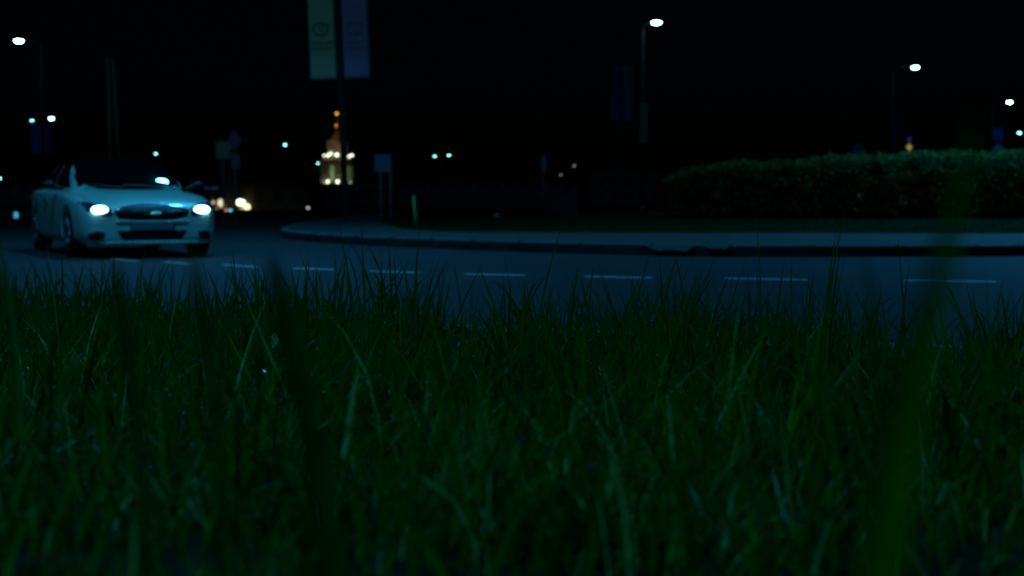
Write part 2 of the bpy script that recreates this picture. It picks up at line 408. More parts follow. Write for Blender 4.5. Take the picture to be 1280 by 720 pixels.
M['hero'] = mat('single_blade', (0.022, 0.085, 0.0025), 0.7, noise=(30, 0.3), spec=0.2)
M['darkblade'] = mat('dark_blade', (0.008, 0.042, 0.0012), 0.9, noise=(30, 0.3), spec=0.05)
M['softblade'] = mat('soft_blade', (0.014, 0.085, 0.0009), 0.95, noise=(30, 0.3), spec=0.0)
M['paleblade'] = mat('pale_blade', (0.06, 0.17, 0.03), 0.5, noise=(30, 0.3), spec=0.3)
for tx, ty, bx, D, wd, bow, lab in hero:
    tip = at(tx, ty, D); gx = at(bx, 700, D).x; base = Vector((gx, D, float(vz(gx, D))-0.01))
    if tip.z-base.z < 0.05: tip.z = base.z+0.12
    bm = bmesh.new(); K = 12; prev = None
    for k in range(K+1):
        t = k/K; p = base.lerp(tip, t)
        lx = t**1.7; p.x = base.x+(tip.x-base.x)*lx+bow*0.3*sin(pi*t)*(-1 if tx > bx else 1)*0.5
        ww = wd*(0.62+0.75*t-1.30*t**2.4)*0.5 if k < K else 0.0004
        if D < 0.7: ww *= 0.55+0.6*t
        if 0.7 < D < 1.2: ww = wd*0.5*(0.75+0.35*t)*(1 if k < K-1 else 0.8 if k < K else 0.25)
        tw = 0.5*t
        r = [bm.verts.new(p+Vector((-ww*cos(tw), -ww*sin(tw)-ww*0.3, 0))), bm.verts.new(p+Vector((0, ww*0.35, 0))), bm.verts.new(p+Vector((ww*cos(tw), ww*sin(tw)-ww*0.3, 0)))]
        if prev:
            bm.faces.new((prev[0], prev[1], r[1], r[0])); bm.faces.new((prev[1], prev[2], r[2], r[1]))
        prev = r
    o = obj('grass_blade', bm, M['paleblade'] if 'pale' in lab else M['softblade'] if D < 0.7 else M['darkblade'] if D < 1.2 else M['hero'], sm=True)
    tag(o, lab, 'grass blade', 'grass blades standing out above the verge')
# fallen pale leaf and a clover-like leaf
for (px, py, D, s, lab) in ((908, 603, 2.55, 0.03, 'small pale oval leaf glowing among the grass in the lower right'),
                            (341, 425, 4.3, 0.032, 'pale round leaf in the grass in the left half of the picture')):
    bm = bmesh.new(); p = at(px, py, D); K = 10; prev = None
    for k in range(K+1):
        t = k/K; ww = s*0.42*sin(pi*min(1, t*0.97+0.02))**0.7
        c = p+Vector((0.15*s*t, 0.25*s*sin(pi*t), s*1.5*(t-0.5)))
        r = [bm.verts.new(c+Vector((-ww, -0.15*ww, 0))), bm.verts.new(c+Vector((0, 0.1*ww, 0))), bm.verts.new(c+Vector((ww, -0.15*ww, 0)))]
        if prev:
            bm.faces.new((prev[0], prev[1], r[1], r[0])); bm.faces.new((prev[1], prev[2], r[2], r[1]))
        prev = r
    tube(bm, p+Vector((0, 0, -s*0.7)), Vector((p.x, p.y, float(vz(p.x, p.y))-0.01)), 0.0012, seg=6)
    tag(obj('leaf', bm, mat('pale_leaf', (0.16, 0.36, 0.12), 0.4), sm=True), lab, 'leaf')

# lawn blades on the island (short, mown)
n = 60000
X = rng.uniform(-4.2, 26, n); Y = 25.6+rng.random(n)**1.3*30
lx = np.array([p.x for p in lawnline]); ly = np.array([p.y for p in lawnline]); od = np.argsort(lx)
k = Y > np.interp(X, lx[od], ly[od])+0.03; X, Y = X[k], Y[k]; n = len(X)
blades('lawn_grass', np.stack([X, Y, np.full(n, 0.148)], 1), rng.uniform(0.03, 0.085, n), rng.uniform(0.006, 0.016, n), np.abs(rng.normal(0, .4, n)),
       rng.uniform(0, 2*pi, n), rng.uniform(0, .6, n), M['lawnblade'], 'short mown dark grass on the island in front of the hedge', L=3)

# ------------------------------------------------------------------ hedge
def hedge_top(X): return 1.74+0.42*np.clip((X-5)/7, 0, 1)+0.18*np.clip((X-11)/8, 0, 1)+0.05*np.sin(X*1.9)+0.035*np.sin(X*4.3+1)
hx0, hx1, hy0, hy1 = 4.9, 26.0, 45.5, 49.0
ht = thing('hedge', (hx0, 47, 0.15), 'long clipped leafy hedge on the island behind the lawn strip', 'hedge')
inv = Matrix.Translation((-hx0, -47, -0.15))
bm = bmesh.new(); rows = []
for i in range(61):
    X = hx0+0.25+(hx1-hx0-0.25)*i/60; tp = float(hedge_top(X))-0.12; e = min(1, (i+1)/7)**0.6
    sec = [(hy0+0.25, 0.15), (hy0+0.15, 0.8), (hy0+0.3, tp-0.35), (hy0+0.8, tp-0.02), (hy1-0.7, tp+0.02), (hy1-0.2, tp-0.4), (hy1-0.2, 0.15)]
    rows.append([bm.verts.new(Vector((X, 47.2+(y-47.2)*e, 0.15+(z-0.15)*(0.6+0.4*e)))) for y, z in sec])
for a, b in zip(rows, rows[1:]):
    for i in range(6): bm.faces.new((a[i], b[i], b[i+1], a[i+1]))
bm.faces.new(rows[0]); bm.faces.new(rows[-1][::-1])
o = obj('branches', bm, M['hedgecore'], ht); o.data.transform(inv)
N = 46000
t = rng.random(N); X = hx0+0.1+(hx1-hx0)*t
surf = rng.random(N); tp = hedge_top(X)
Yv = np.where(surf < 0.55, hy0+0.1+rng.normal(0, 0.10, N)-0.22*vnoise(X, X*0.3, 3.0, 2.0)*rng.random(N), rng.uniform(hy0, hy1, N))
Zv = np.where(surf < 0.55, 0.25+(tp-0.25)*rng.random(N), tp+rng.normal(-0.07, 0.07, N)+0.10*vnoise(X, Yv, 5.0, 1.0))
edge = np.clip((Zv-(tp-0.45))/0.45, 0, 1)*(surf < 0.55); Yv += edge*0.35
e = np.clip((X-hx0)/1.3, 0.12, 1)**0.5; Yv = 47.2+(Yv-47.2)*e; Zv = 0.15+(Zv-0.15)*(0.62+0.38*e)
kk = vnoise(X*1.0, Zv*2.5+Yv, 2.2, 0.5) > -0.35+rng.normal(0, .18, N)-0.5*(surf > 0.55); X, Yv, Zv = X[kk], Yv[kk], Zv[kk]; N = len(X)
# broad short leaves
o = blades('foliage', np.stack([X-hx0, Yv-47, Zv-0.15], 1), rng.uniform(0.06, 0.14, N), rng.uniform(0.06, 0.11, N), rng.uniform(0.3, 1.9, N),
       rng.uniform(0, 2*pi, N), rng.uniform(-0.3, 0.8, N), M['leaf'], None, kind='thing', parent=ht, L=3)
del o['kind']

# ------------------------------------------------------------------ street lamps
def make_lamp(z, reach):
    t = thing('street_lamp', (0, 0, 0), '', 'street lamp', 'lit street lamps around the roundabout')
    bm = bmesh.new(); tube(bm, (0, 0, 0), (0, 0, 0.5), 0.13, 0.12, 14); tube(bm, (0, 0, 0.5), (0, 0, z-0.35), 0.095, 0.05, 14)
    obj('pole', bm, M['steel'], t, True)
    bm = bmesh.new(); pts = spline([(0, 0, z-0.4), (reach*0.12, 0, z-0.1), (reach*0.5, 0, z+0.02), (reach*0.85, 0, z+0.05)], 5); sweep(bm, pts, 0.035)
    obj('arm', bm, M['steel'], t, True)
    bm = bmesh.new(); ball(bm, (reach, 0, z+0.07), (0.34, 0.15, 0.07)); h = obj('lamp_head', bm, M['steel'], t, True)
    bm = bmesh.new(); ball(bm, (reach+0.02, 0, z+0.01), (0.235, 0.14, 0.12)); obj('lens', bm, M['lens'], h, True)
    return t
def setlens(root, m):
    for c in root.children_recursive:
        if c.name.startswith('lens'): c.data = c.data.copy(); c.data.materials[0] = m
def lamp_light(p, power, spot=True, r=0.2, size=160):
    L = bpy.data.lights.new('lamp_light', 'SPOT'); L.energy = power; L.color = LC; L.shadow_soft_size = r
    L.spot_size = radians(size); L.spot_blend = 0.6
    o = bpy.data.objects.new('lamp_light', L); COL.objects.link(o); o.location = p
    return o
def lamp_at(px, py, poledx, Y, label, lens='lens', power=0):
    """head seen at px,py; pole poledx pixels beside it"""
    head = at(px, py, Y); reach = abs(poledx)*Y/F
    z = head.z
    t = make_lamp(z, reach)
    sgn = 1 if poledx < 0 else -1     # arm points right when the pole is left of the head
    t.location = (head.x-sgn*reach, Y, 0); t.rotation_euler = (0, 0, 0 if sgn > 0 else pi)
    t['label'] = label; setlens(t, M[lens])
    if power:
        lo = lamp_light((head.x+sgn*0.1, Y, z-0.2), power, size=105); lo.rotation_euler = (0, -sgn*radians(38), 0)
    return t
lamp_at(24, 51, 27, 77, 'tall lamp at the upper left edge, its bright head on an arm pointing left', power=1300)
lamp_at(64, 148, -22, 150, 'smaller lit lamp just right above the dark banner pair by the car', power=1300)
lamp_at(40, 150.5, 14, 235, 'faint small lamp just left above the dark banner pair by the car', 'lens2')
lamp_at(820, 28, -16, 70, 'brightest tall lamp right of centre with a narrow plate hung on its pole', power=1300)
lamp_at(1143.5, 84, -27, 94, 'tall lit lamp above the hedge, its head right of its pole', power=1300)
lamp_at(1261.5, 127.5, -20, 127, 'lit lamp near the right edge above the blue signs', power=1300)
lamp_at(1274, 166, -12, 186, 'small lit lamp at the right edge just over the hedge', 'lens2')
lamp_at(356.5, 181, 12, 225, 'small lit lamp in the dark sky left of the church tower', 'lens2')
lamp_at(397.5, 204, 8, 300, 'small lit lamp touching the left side of the church tower', 'lens2')
lamp_at(195, 192, 8, 268, 'small distant lamp just above the windscreen of the car', 'lens2')
lamp_at(0, 223, 8, 260, 'distant lamp cut by the left edge of the picture', 'lens2')
lamp_at(718, 207.5, 6, 360, 'dim distant lamp right of the narrow side-on sign', 'lens3')
lamp_at(701, 218.5, 5, 480, 'dimmest distant lamp low beside the narrow side-on sign', 'lens3')
# twin-headed lamp
t = lamp_at(561, 194, -8.5, 270, 'distant twin-headed lamp with two lights side by side right of the church tower', 'lens2')
h = at(543.5, 195, 270); z = h.z; dx = h.x-t.location.x
bm = bmesh.new(); sweep(bm, [(0, 0, z-0.1), (dx, 0, z+0.05)], 0.04); obj('arm', bm, M['steel'], t)
bm = bmesh.new(); ball(bm, (dx, 0, z+0.07), (0.4, 0.17, 0.1)); hh = obj('lamp_head', bm, M['steel'], t, True)
bm = bmesh.new(); ball(bm, (dx, 0, z+0.01), (0.28, 0.15, 0.14)); obj('lens', bm, M['lens2'], hh, True)
# lamps outside the picture that light the roundabout; some are added helpers
def near_lamp(x, y, z, rz, label, power, reach=1.6):
    t = make_lamp(z, reach); t.location = (x, y, 0); t.rotation_euler = (0, 0, rz); t['label'] = label
    lamp_light((x+reach*cos(rz), y+reach*sin(rz), z-0.2), power)
LAX, LAY, LAR, LAL = -8.6, 14.5, 0.0, 3.0
near_lamp(13.5, 27.0, 9.0, radians(215), 'lamp on the island beyond the right edge of the view', 2500)
near_lamp(18.8, 45.6, 9.0, radians(180), 'added unseen lamp beside the hedge beyond the right edge of the view', 3200, 2.5)  # added out of view to brighten the hedge top
near_lamp(-10.8, 25.7, 9.0, 0.0, 'lamp with a long arm over the road behind the car, above the view', 1100, 5.75)
near_lamp(LAX, LAY, 9.0, LAR, 'added unseen lamp whose arm reaches over the road in front of the car', 1100, LAL)  # added out of view to light the car's front
near_lamp(-5.5, -9.0, 9.0, radians(75), 'lamp on the verge behind the viewer', 3000)

# small plate on the pole of the bright lamp
p = at(804, 154, 69.9); bm = bmesh.new(); box(bm, (p.x, 69.75, p.z), (0.36, 0.04, 1.95), 0.01)
for dz in (-0.6, 0.6): box(bm, (p.x, 69.83, p.z+dz), (0.2, 0.10, 0.05))
tag(obj('pole_banner', bm, mat('greenish_vinyl', (0.25, 0.35, 0.2), 0.6)), 'narrow pale green board strapped to the pole of the brightest lamp', 'banner')

# ------------------------------------------------------------------ banner poles
GREEN = mat('green_banner', (0.95, 1.0, 0.66), 0.7, noise=(2, 0.06)); BLUE = mat('violet_banner', (0.8, 0.45, 0.85), 0.7, noise=(2, 0.06))
INKG = mat('banner_ink', (0.06, 0.22, 0.08), 0.7); INKB = mat('banner_blue_ink', (0.30, 0.32, 0.34), 0.7)
def cloth(x0, x1, z0, z1, y, th=0.012):
    bm = bmesh.new(); nx, nz = 8, 24; g = []
    for s in (0, 1):
        g.append([[bm.verts.new((x0+(x1-x0)*i/nx+0.006*sin(k*0.4)*(1-k/nz), y+s*th+0.018*sin(2.2*i/nx+k*0.22)*sin(pi*(1-k/nz)*0.5+0.2), z0+(z1-z0)*k/nz)) for k in range(nz+1)] for i in range(nx+1)])
    for s in (0, 1):
        for i in range(nx):
            for k in range(nz): bm.faces.new((g[s][i][k], g[s][i+1][k], g[s][i+1][k+1], g[s][i][k+1]))
    for i in range(nx):
        for k in (0, nz): bm.faces.new((g[0][i][k], g[0][i+1][k], g[1][i+1][k], g[1][i][k]))
    for k in range(nz):
        for i in (0, nx): bm.faces.new((g[0][i][k], g[0][i][k+1], g[1][i][k+1], g[1][i][k]))
    return bm
def mark(x, z, wd, ink, parent):
    """abstract round emblem with a slanting stroke, then rows of small print"""
    bm = bmesh.new(); y = -0.052
    def seg(a, b, r=0.016):
        d = Vector((b[0]-a[0], 0, b[1]-a[1])); nn = Vector((-d.z, 0, d.x)).normalized()*r
        A = Vector((x+a[0], y, z+a[1])); B = Vector((x+b[0], y, z+b[1]))
        v0 = [bm.verts.new(q) for q in (A-nn, B-nn, B+nn, A+nn)]; v1 = [bm.verts.new(v.co+Vector((0, 0.004, 0))) for v in v0]
        bm.faces.new(v0); bm.faces.new(v1[::-1])
        for i in range(4): bm.faces.new((v0[i], v1[i], v1[(i+1) % 4], v0[(i+1) % 4]))
    s = wd*0.33
    arc = [(s*cos(a)*0.95-0.02, s*0.72*sin(a)) for a in [radians(d) for d in range(40, 330, 25)]]
    for a, b in zip(arc, arc[1:]): seg(a, b, 0.020)
    seg((-0.02, -s*0.35), (0.10, s*0.45), 0.016); seg((0.10, s*0.5), (0.22, s*0.5), 0.018); seg((0.22, s*0.5), (0.12, -s*0.6), 0.02)
    seg((-0.12, s*0.1), (0.0, s*0.4), 0.014); seg((-0.06, -s*0.75), (0.12, -s*0.62), 0.016)
    obj('emblem', bm, ink, parent); bm = bmesh.new()
    r = random.Random(3)
    for row, (zz, hgt, n) in enumerate(((-0.375, 0.062, 8), (-0.53, 0.062, 8), (-0.70, 0.028, 15))):
        cw = wd*0.84/n
        for k in range(n):
            cx = -wd*0.42+cw*(k+0.5)
            if row < 2:
                seg((cx-cw*0.3, zz-hgt*0.5), (cx-cw*0.3, zz+hgt*0.5), 0.010)
                if r.random() < 0.7: seg((cx+cw*0.22, zz-hgt*0.5), (cx+cw*0.22, zz+hgt*0.5), 0.010)
                zc = zz+r.choice((-0.5, 0, 0.5))*hgt; seg((cx-cw*0.3, zc), (cx+cw*0.22, zc), 0.009)
            else: seg((cx-cw*0.3, zz), (cx+cw*0.3, zz), hgt*0.4*r.uniform(0.6, 1))
        obj('lettering', bm, ink, parent); bm = bmesh.new()
    bm.free()
def banner_pole(px, Y, rz, zb, zt, label, l1, l2, m1, m2, deco=False, gz=0.14, bw=0.72, gapx=0.13, pr=0.085):
    g = at(px, 260, Y); base = (g.x, Y, gz)
    t = thing('banner_pole', base, label, 'banner pole', 'banner poles round the junction', rz)
    bm = bmesh.new(); tube(bm, (0, 0, 0), (0, 0, 0.04), 0.2, 0.2, 16); tube(bm, (0, 0, 0.04), (0, 0, zt+0.25-gz), pr*1.05, pr*0.85, 14); ball(bm, (0, 0, zt+0.27-gz), (pr, pr, pr))
    obj('pole', bm, M['darksteel'], t, True)
    for z in (zb-0.03, zt+0.03):
        if z < zb and deco is False: continue
        bm = bmesh.new(); sweep(bm, [(-bw-gapx-0.03, 0, z-gz), (bw+gapx+0.03, 0, z-gz)], 0.018) if z > zb else sweep(bm, [(-gapx-0.1, 0, z-gz), (gapx+0.1, 0, z-gz)], 0.014)
        obj('crossbar', bm, M['darksteel'], t)
    for s, lab, m, ink in ((-1, l1, m1, INKG), (1, l2, m2, INKB)):
        x0, x1 = sorted((s*gapx, s*(gapx+bw)))
        b = link('banner', bpy.data.meshes.new('banner'), m, t)
        bb = cloth(x0, x1, zb-gz, zt-gz, -0.03); bmesh.ops.recalc_face_normals(bb, faces=bb.faces); bb.to_mesh(b.data); bb.free(); smooth(b.data)
        b['label'] = lab
        if deco:
            zc = at(px, 36, Y).z-gz
            mark((x0+x1)/2, zc, bw, ink, b)
    return t
zb = at(430, 98.5, 39.7).z
bp_ = banner_pole(432.5, 39.7, 0, zb, zb+2.9, 'nearest banner pole with a green and a violet banner, left of the church tower', 'green banner with dark round emblem and print', 'blue violet banner with faint emblem', GREEN, BLUE, True, gapx=0.11); bp_.rotation_euler = (0, -0.032, 0)
D1 = mat('navy_banner', (0.5, 0.16, 0.85), 0.7); D2 = mat('dusk_blue_banner', (0.5, 0.42, 0.8), 0.7); D3 = mat('deep_violet_banner', (0.5, 0.10, 0.4), 0.7)
banner_pole(777, 62, radians(52), 4.2, 6.55, 'pole with two dim blue banners just left of the brightest lamp', 'dim violet banner', 'dim blue banner', D1, D2, gapx=0.08, pr=0.05)
banner_pole(55.5, 110, radians(25), 4.25, 6.55, 'distant pole with two very dark blue banners above the left side of the car', 'navy banner', 'blackish banner', D1, D3, gz=0, gapx=0.10, pr=0.06)
banner_pole(1118, 108, radians(60), 4.3, 7.0, 'dark violet banner pair on a pole behind the hedge', 'navy banner', 'violet banner', D1, D1, gz=0, gapx=0.10, pr=0.06)

# ------------------------------------------------------------------ pale leaning masts behind the car
for (x0, x1, lab) in ((134.5, 138.5, 'left one of two thin pale masts rising behind the car'), (141, 149, 'right one of two thin pale masts rising behind the car, leaning more')):
    top = at(x0, 72, 80); ref = at(x1, 195, 80); k = (0-top.z)/(ref.z-top.z); b = top+(ref-top)*k
    bm = bmesh.new(); tube(bm, (0, 0, 0), top-b, 0.10, 0.055, 10); tube(bm, (0, 0, 0), (0, 0, 0.15), 0.2, 0.18, 12); ball(bm, top-b, (0.07, 0.07, 0.07), 8)
    o = obj('mast', bm, M['pale'], None, True); o.location = b; tag(o, lab, 'mast', 'pale masts behind the car')

# ------------------------------------------------------------------ road signs
SB = mat('sign_back', (0.42, 0.42, 0.30), 0.5, 0.2); SBB = mat('sign_blue_face', (0.18, 0.16, 0.24), 0.5); SBL = mat('sign_pale_blue', (0.2, 0.22, 0.26), 0.55)
M['postgrey'] = mat('post_grey', (0.16, 0.14, 0.16), 0.7)
def post(t, x, h, r=0.034, m='postgrey', y=0.04, name='post'):
    bm = bmesh.new(); tube(bm, (x, y, 0), (x, y, h), r, r, 10); ball(bm, (x, y, h), (r, r, r*0.6), 8); return obj(name, bm, M[m], t, True)
def plate(t, pts, m, th=0.012, name='sign_plate', y=0.0):
    bm = bmesh.new(); vprism(bm, pts, y-th, y); return obj(name, bm, m, t)
def rr(x0, x1, z0, z1, r=0.05):
    out = []
    for cx, cz, a0 in ((x1-r, z1-r, 0), (x0+r, z1-r, 90), (x0+r, z0+r, 180), (x1-r, z0+r, 270)):
        out += [(cx+r*cos(radians(a0+a)), cz+r*sin(radians(a0+a))) for a in (0, 30, 60, 90)]
    return out
def circ(cx, cz, r, n=28): return [(cx+r*cos(2*pi*i/n), cz+r*sin(2*pi*i/n)) for i in range(n)]
def pz(py, Y): return at(640, py, Y).z
# rectangular sign left
Y = 44; c = at(277, 200, Y); t = thing('road_sign', (c.x, Y, 0), 'pale rectangular sign on a post just right of the car', 'road sign', 'road signs round the junction')
plate(t, rr(at(267.5, 0, Y).x-c.x, at(287, 0, Y).x-c.x, pz(198, Y), pz(177, Y), 0.03), SB); post(t, 0.04, pz(179, Y))
# diamond with plates
Y = 43; c = at(293.5, 200, Y); t = thing('road_sign', (c.x, Y, 0), 'dim diamond-shaped sign with a small plate below it beside the pale rectangular sign', 'road sign', 'road signs round the junction')
zc = pz(175.5, Y); hz = pz(162, Y)-zc; hw = 9.5*Y/F
plate(t, [(-hw, zc), (0, zc-hz), (hw, zc), (0, zc+hz)], SBB); plate(t, rr(-0.11, 0.16, pz(211, Y), pz(193, Y), 0.02), SBB, name='lower_plate'); post(t, 0, pz(165, Y))
# two-post sign
Y = 40; c = at(477, 200, Y); t = thing('road_sign', (c.x, Y, 0.14), 'rectangular blue-grey sign standing on two thin posts left of the yellow bollard', 'road sign', 'road signs round the junction')
plate(t, rr(at(467, 0, Y).x-c.x, at(487.5, 0, Y).x-c.x, pz(214.5, Y)-.14, pz(193, Y)-.14, 0.02), SBB)
post(t, at(474, 0, Y).x-c.x, pz(196, Y)-.14, 0.028, 'postgrey'); post(t, at(486.5, 0, Y).x-c.x, pz(196, Y)-.14, 0.028)
# bollard
Y = 36; b = at(519.5, 280, Y); tp = at(517, 245.5, Y); t = thing('bollard', (b.x, Y, 0.15), 'slim yellow-green marker post leaning slightly left on the lawn edge', 'bollard')
bm = bmesh.new(); tube(bm, (0, 0, 0), (tp.x-b.x, 0, tp.z-.15), 0.035, 0.03, 12); obj('post', bm, mat('faded_yellow_paint', (0.55, 0.5, 0.12), 0.6), t, True)
bm = bmesh.new(); ball(bm, (tp.x-b.x, 0, tp.z-.15), (0.036, 0.036, 0.03), 10); obj('cap', bm, M['pale'], t, True)
# narrow side-on sign
Y = 47; c = at(679.5, 200, Y); t = thing('road_sign', (c.x, Y, 0.14), 'sign seen almost edge-on, a small blue tab on a lone dark post', 'road sign', 'road signs round the junction', radians(72))
plate(t, circ(0, pz(204.5, Y)-.14, 0.28), mat('bright_blue_face', (0.03, 0.12, 0.16), 0.4)); post(t, 0, pz(201, Y)-.14, 0.03, 'darksteel')
# cabinet
Y = 60; c = at(705, 262, Y); t = thing('utility_cabinet', (c.x, Y, 0.14), 'low grey street cabinet in the dark right of the side-on sign', 'cabinet')
bm = bmesh.new(); box(bm, (0, 0, 0.5), (1.15, 0.45, 0.86), 0.01); obj('housing', bm, mat('cabinet_grey', (0.02, 0.022, 0.02), 0.6), t)
bm = bmesh.new(); box(bm, (0, 0, 0.95), (1.25, 0.55, 0.05), 0.01); obj('roof', bm, M['darksteel'], t)
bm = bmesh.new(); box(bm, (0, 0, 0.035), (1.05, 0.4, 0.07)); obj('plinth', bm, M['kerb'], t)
for s in (-1, 1):
    bm = bmesh.new(); box(bm, (s*0.285, -0.232, 0.5), (0.54, 0.012, 0.78), 0.004); d = obj('door', bm, mat('cabinet_door', (0.018, 0.02, 0.018), 0.6), t)
    bm = bmesh.new(); box(bm, (s*0.05, -0.245, 0.5), (0.02, 0.02, 0.1)); obj('handle', bm, M['steel'], d)
# stone on the lawn
bm = bmesh.new(); bmesh.ops.create_icosphere(bm, subdivisions=2, radius=0.12)
for v in bm.verts: v.co *= 1+0.18*sin(v.co.x*40)*cos(v.co.z*30); v.co.z *= 0.6
o = obj('stone', bm, mat('pale_stone', (0.4, 0.4, 0.35), 0.8), None, True); p = gnd(621, 268.5, 0.2); o.location = (p.x, min(p.y, 52), 0.19); tag(o, 'small pale stone lying on the lawn below mid picture', 'stone')
# signs behind the hedge
Y = 66; c = at(1074, 186, Y); t = thing('road_sign', (c.x, Y, 0.1), 'dim round blue sign just above the hedge, leftmost of the signs behind it', 'road sign', 'road signs round the junction')
plate(t, circ(0, pz(187, Y)-.1, 0.30), mat('dim_blue_face', (0.06, 0.08, 0.16), 0.5)); post(t, 0, pz(181, Y)-.1, 0.03, 'darksteel')
Y = 72; c = at(1136.5, 184, Y); t = thing('road_sign', (c.x, Y, 0.1), 'glowing yellow diamond-shaped sign above the hedge', 'road sign', 'road signs round the junction')
zc = pz(184, Y)-.1; s = 0.22
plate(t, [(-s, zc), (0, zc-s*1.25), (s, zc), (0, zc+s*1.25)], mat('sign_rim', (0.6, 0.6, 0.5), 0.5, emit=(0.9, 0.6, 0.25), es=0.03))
s = 0.13; plate(t, [(-s, zc), (0, zc-s*1.25), (s, zc), (0, zc+s*1.25)], mat('lit_yellow_face', (0.8, 0.5, 0.05), 0.4, emit=(1.0, 0.62, 0.10), es=0.35), name='lit_face', y=-0.014)  # lit look of face, rim and blue tab put in as emission
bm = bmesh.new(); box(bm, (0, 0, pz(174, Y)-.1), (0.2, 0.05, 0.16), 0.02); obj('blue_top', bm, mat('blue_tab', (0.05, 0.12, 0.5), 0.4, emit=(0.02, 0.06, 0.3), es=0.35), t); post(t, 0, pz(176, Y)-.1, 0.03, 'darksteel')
Y = 58; c = at(1248, 175, Y); t = thing('road_sign', (c.x, Y, 0.1), 'square blue sign above a round one, on one post near the right edge', 'road sign', 'road signs round the junction')
LB = mat('royal_blue_face', (0.01, 0.03, 0.14), 0.5)
plate(t, rr(-0.24, 0.20, pz(176, Y)-.1, pz(160, Y)-.1, 0.04), LB)
zc = pz(190, Y)-.1; plate(t, circ(0.02, zc, 0.33), LB, name='round_plate')
arch = [(0.26*cos(a), zc-0.12+0.32*sin(a)) for a in [pi*i/12 for i in range(13)]]+[(0.15*cos(a), zc-0.12+0.19*sin(a)) for a in [pi-pi*i/12 for i in range(13)]]
plate(t, arch, mat('white_symbol', (0.06, 0.07, 0.06), 0.5), 0.006, 'symbol', -0.014)
plate(t, [(0.13*cos(a), zc-0.13+0.17*sin(a)) for a in [pi*i/12 for i in range(13)]], M['darksteel'], 0.006, 'symbol', -0.014); post(t, 0, pz(162, Y)-.1, 0.03, 'darksteel')

# ------------------------------------------------------------------ far buildings and small lights
def emis(name, c, s): return mat(name, (0.8, 0.8, 0.8), 0.4, emit=c, es=s)
DB = mat('brown_render', (0.11, 0.07, 0.05), 0.9, noise=(0.5, 0.3)); DR = mat('dark_roofing', (0.03, 0.03, 0.03), 0.9)
WG = mat('dark_window', (0.01, 0.012, 0.015), 0.5)
def building(px0, px1, ytop, Y, depth, label, m, cols, rows, roof='flat', lit=()):
    a = at(px0, ytop, Y); b = at(px1, ytop, Y); H = a.z; W = b.x-a.x
    t = thing('building', ((a.x+b.x)/2, Y, -0.03), label, 'building', 'low buildings beyond the junction')
    bm = bmesh.new(); box(bm, (0, depth/2, H/2), (W, depth, H)); obj('wall', bm, m, t)
    bm = bmesh.new()
    if roof == 'flat': box(bm, (0, depth/2, H+0.12), (W+0.5, depth+0.5, 0.24))
    else:
        vs = [(-W/2-.3, -0.3), (W/2+.3, -0.3), (W/2+.3, depth+.3), (-W/2-.3, depth+.3)]
        lo = [bm.verts.new((x, y, H+.005)) for x, y in vs]; r0 = bm.verts.new((-W/2+1, depth/2, H+1.6)); r1 = bm.verts.new((W/2-1, depth/2, H+1.6))
        bm.faces.new(lo[::-1]); bm.faces.new((lo[0], lo[1], r1, r0)); bm.faces.new((lo[2], lo[3], r0, r1)); bm.faces.new((lo[1], lo[2], r1)); bm.faces.new((lo[3], lo[0], r0))
    obj('roof', bm, DR, t)
    k = 0
    for r in range(rows):
        for c in range(cols):
            x = -W/2+W*(c+0.5)/cols; z = H*(r+0.5)/rows+0.1; ww = min(1.6, W/cols*0.5); hh = min(1.3, H/rows*0.5)
            bm = bmesh.new(); box(bm, (x, -0.02, z), (ww, 0.05, hh)); f = obj('window', bm, M['steel'], t)
            bm = bmesh.new(); box(bm, (x, -0.055, z), (ww-0.12, 0.02, hh-0.12)); obj('pane', bm, lit[k % len(lit)] if lit and k in (2,) else WG, f)
            k += 1
    return t
b1 = building(262, 385, 231, 120, 10, 'dim brownish low building with lit doorway and wall lamps right of the car', DB, 5, 1)
b1o = b1.location
def onb(px, py, Y): p = at(px, py, Y); return (p.x-b1o.x, p.z-b1o.z)
x0, z0 = onb(300.5, 268.3, 119.9); x1, z1 = onb(313, 257.5, 119.9)
bm = bmesh.new(); box(bm, ((x0+x1)/2, -0.12, (z0+z1)/2), (x1-x0, 0.06, z1-z0)); obj('lit_doorway', bm, emis('lime_interior', (0.45, 0.55, 0.13), 0.55), b1)
for px, py, sx, sz, nm, c, s_ in ((300.5, 253, .42, .26, 'wall_lamp', (1, 0.98, 0.72), 3), (308.7, 258.3, .26, .24, 'wall_lamp', (1, 0.95, 0.5), 2),
                                (275.5, 253.5, .25, .32, 'lit_window', (0.9, 0.8, 0.5), 1.0), (277.8, 257, .25, .16, 'lit_window', (0.9, 0.8, 0.5), 0.8),
                                (266.5, 253, .13, .13, 'wall_lamp', (0.8, 0.6, 0.5), 0.9), (271, 266, .26, .5, 'lit_window', (0.35, 0.42, 0.12), 0.25)):
    x, z = onb(px, py, 119.8); bm = bmesh.new(); ball(bm, (x, -0.2, z), (sx, 0.12, sz), 12); obj(nm, bm, emis('warm_'+nm, c, s_), b1, True)
x, z = onb(262, 231.5, 119.8); 
for dx in (0, 0.7):
    bm = bmesh.new(); box(bm, (x-0.35+dx*1.1, -0.16, z-0.25), (0.62, 0.06, 0.09)); obj('blue_strip_light', bm, emis('blue_tube', (0.02, 0.10, 0.5), 0.22), b1)
def wall_light(p, c, power, r=0.3):
    L = bpy.data.lights.new('building_light', 'POINT'); L.energy = power; L.color = c; L.shadow_soft_size = r
    o = bpy.data.objects.new('building_light', L); COL.objects.link(o); o.location = p
p = at(302, 252, 118); wall_light(p, (1, 0.8, 0.45), 3)
p = at(350, 240, 116); wall_light(p, (1, 0.75, 0.5), 2.5)
b2 = building(500, 720, 226, 260, 14, 'long low dark building behind the lawn, right of the church tower', mat('grey_panel', (0.10, 0.10, 0.10), 0.9), 12, 2)
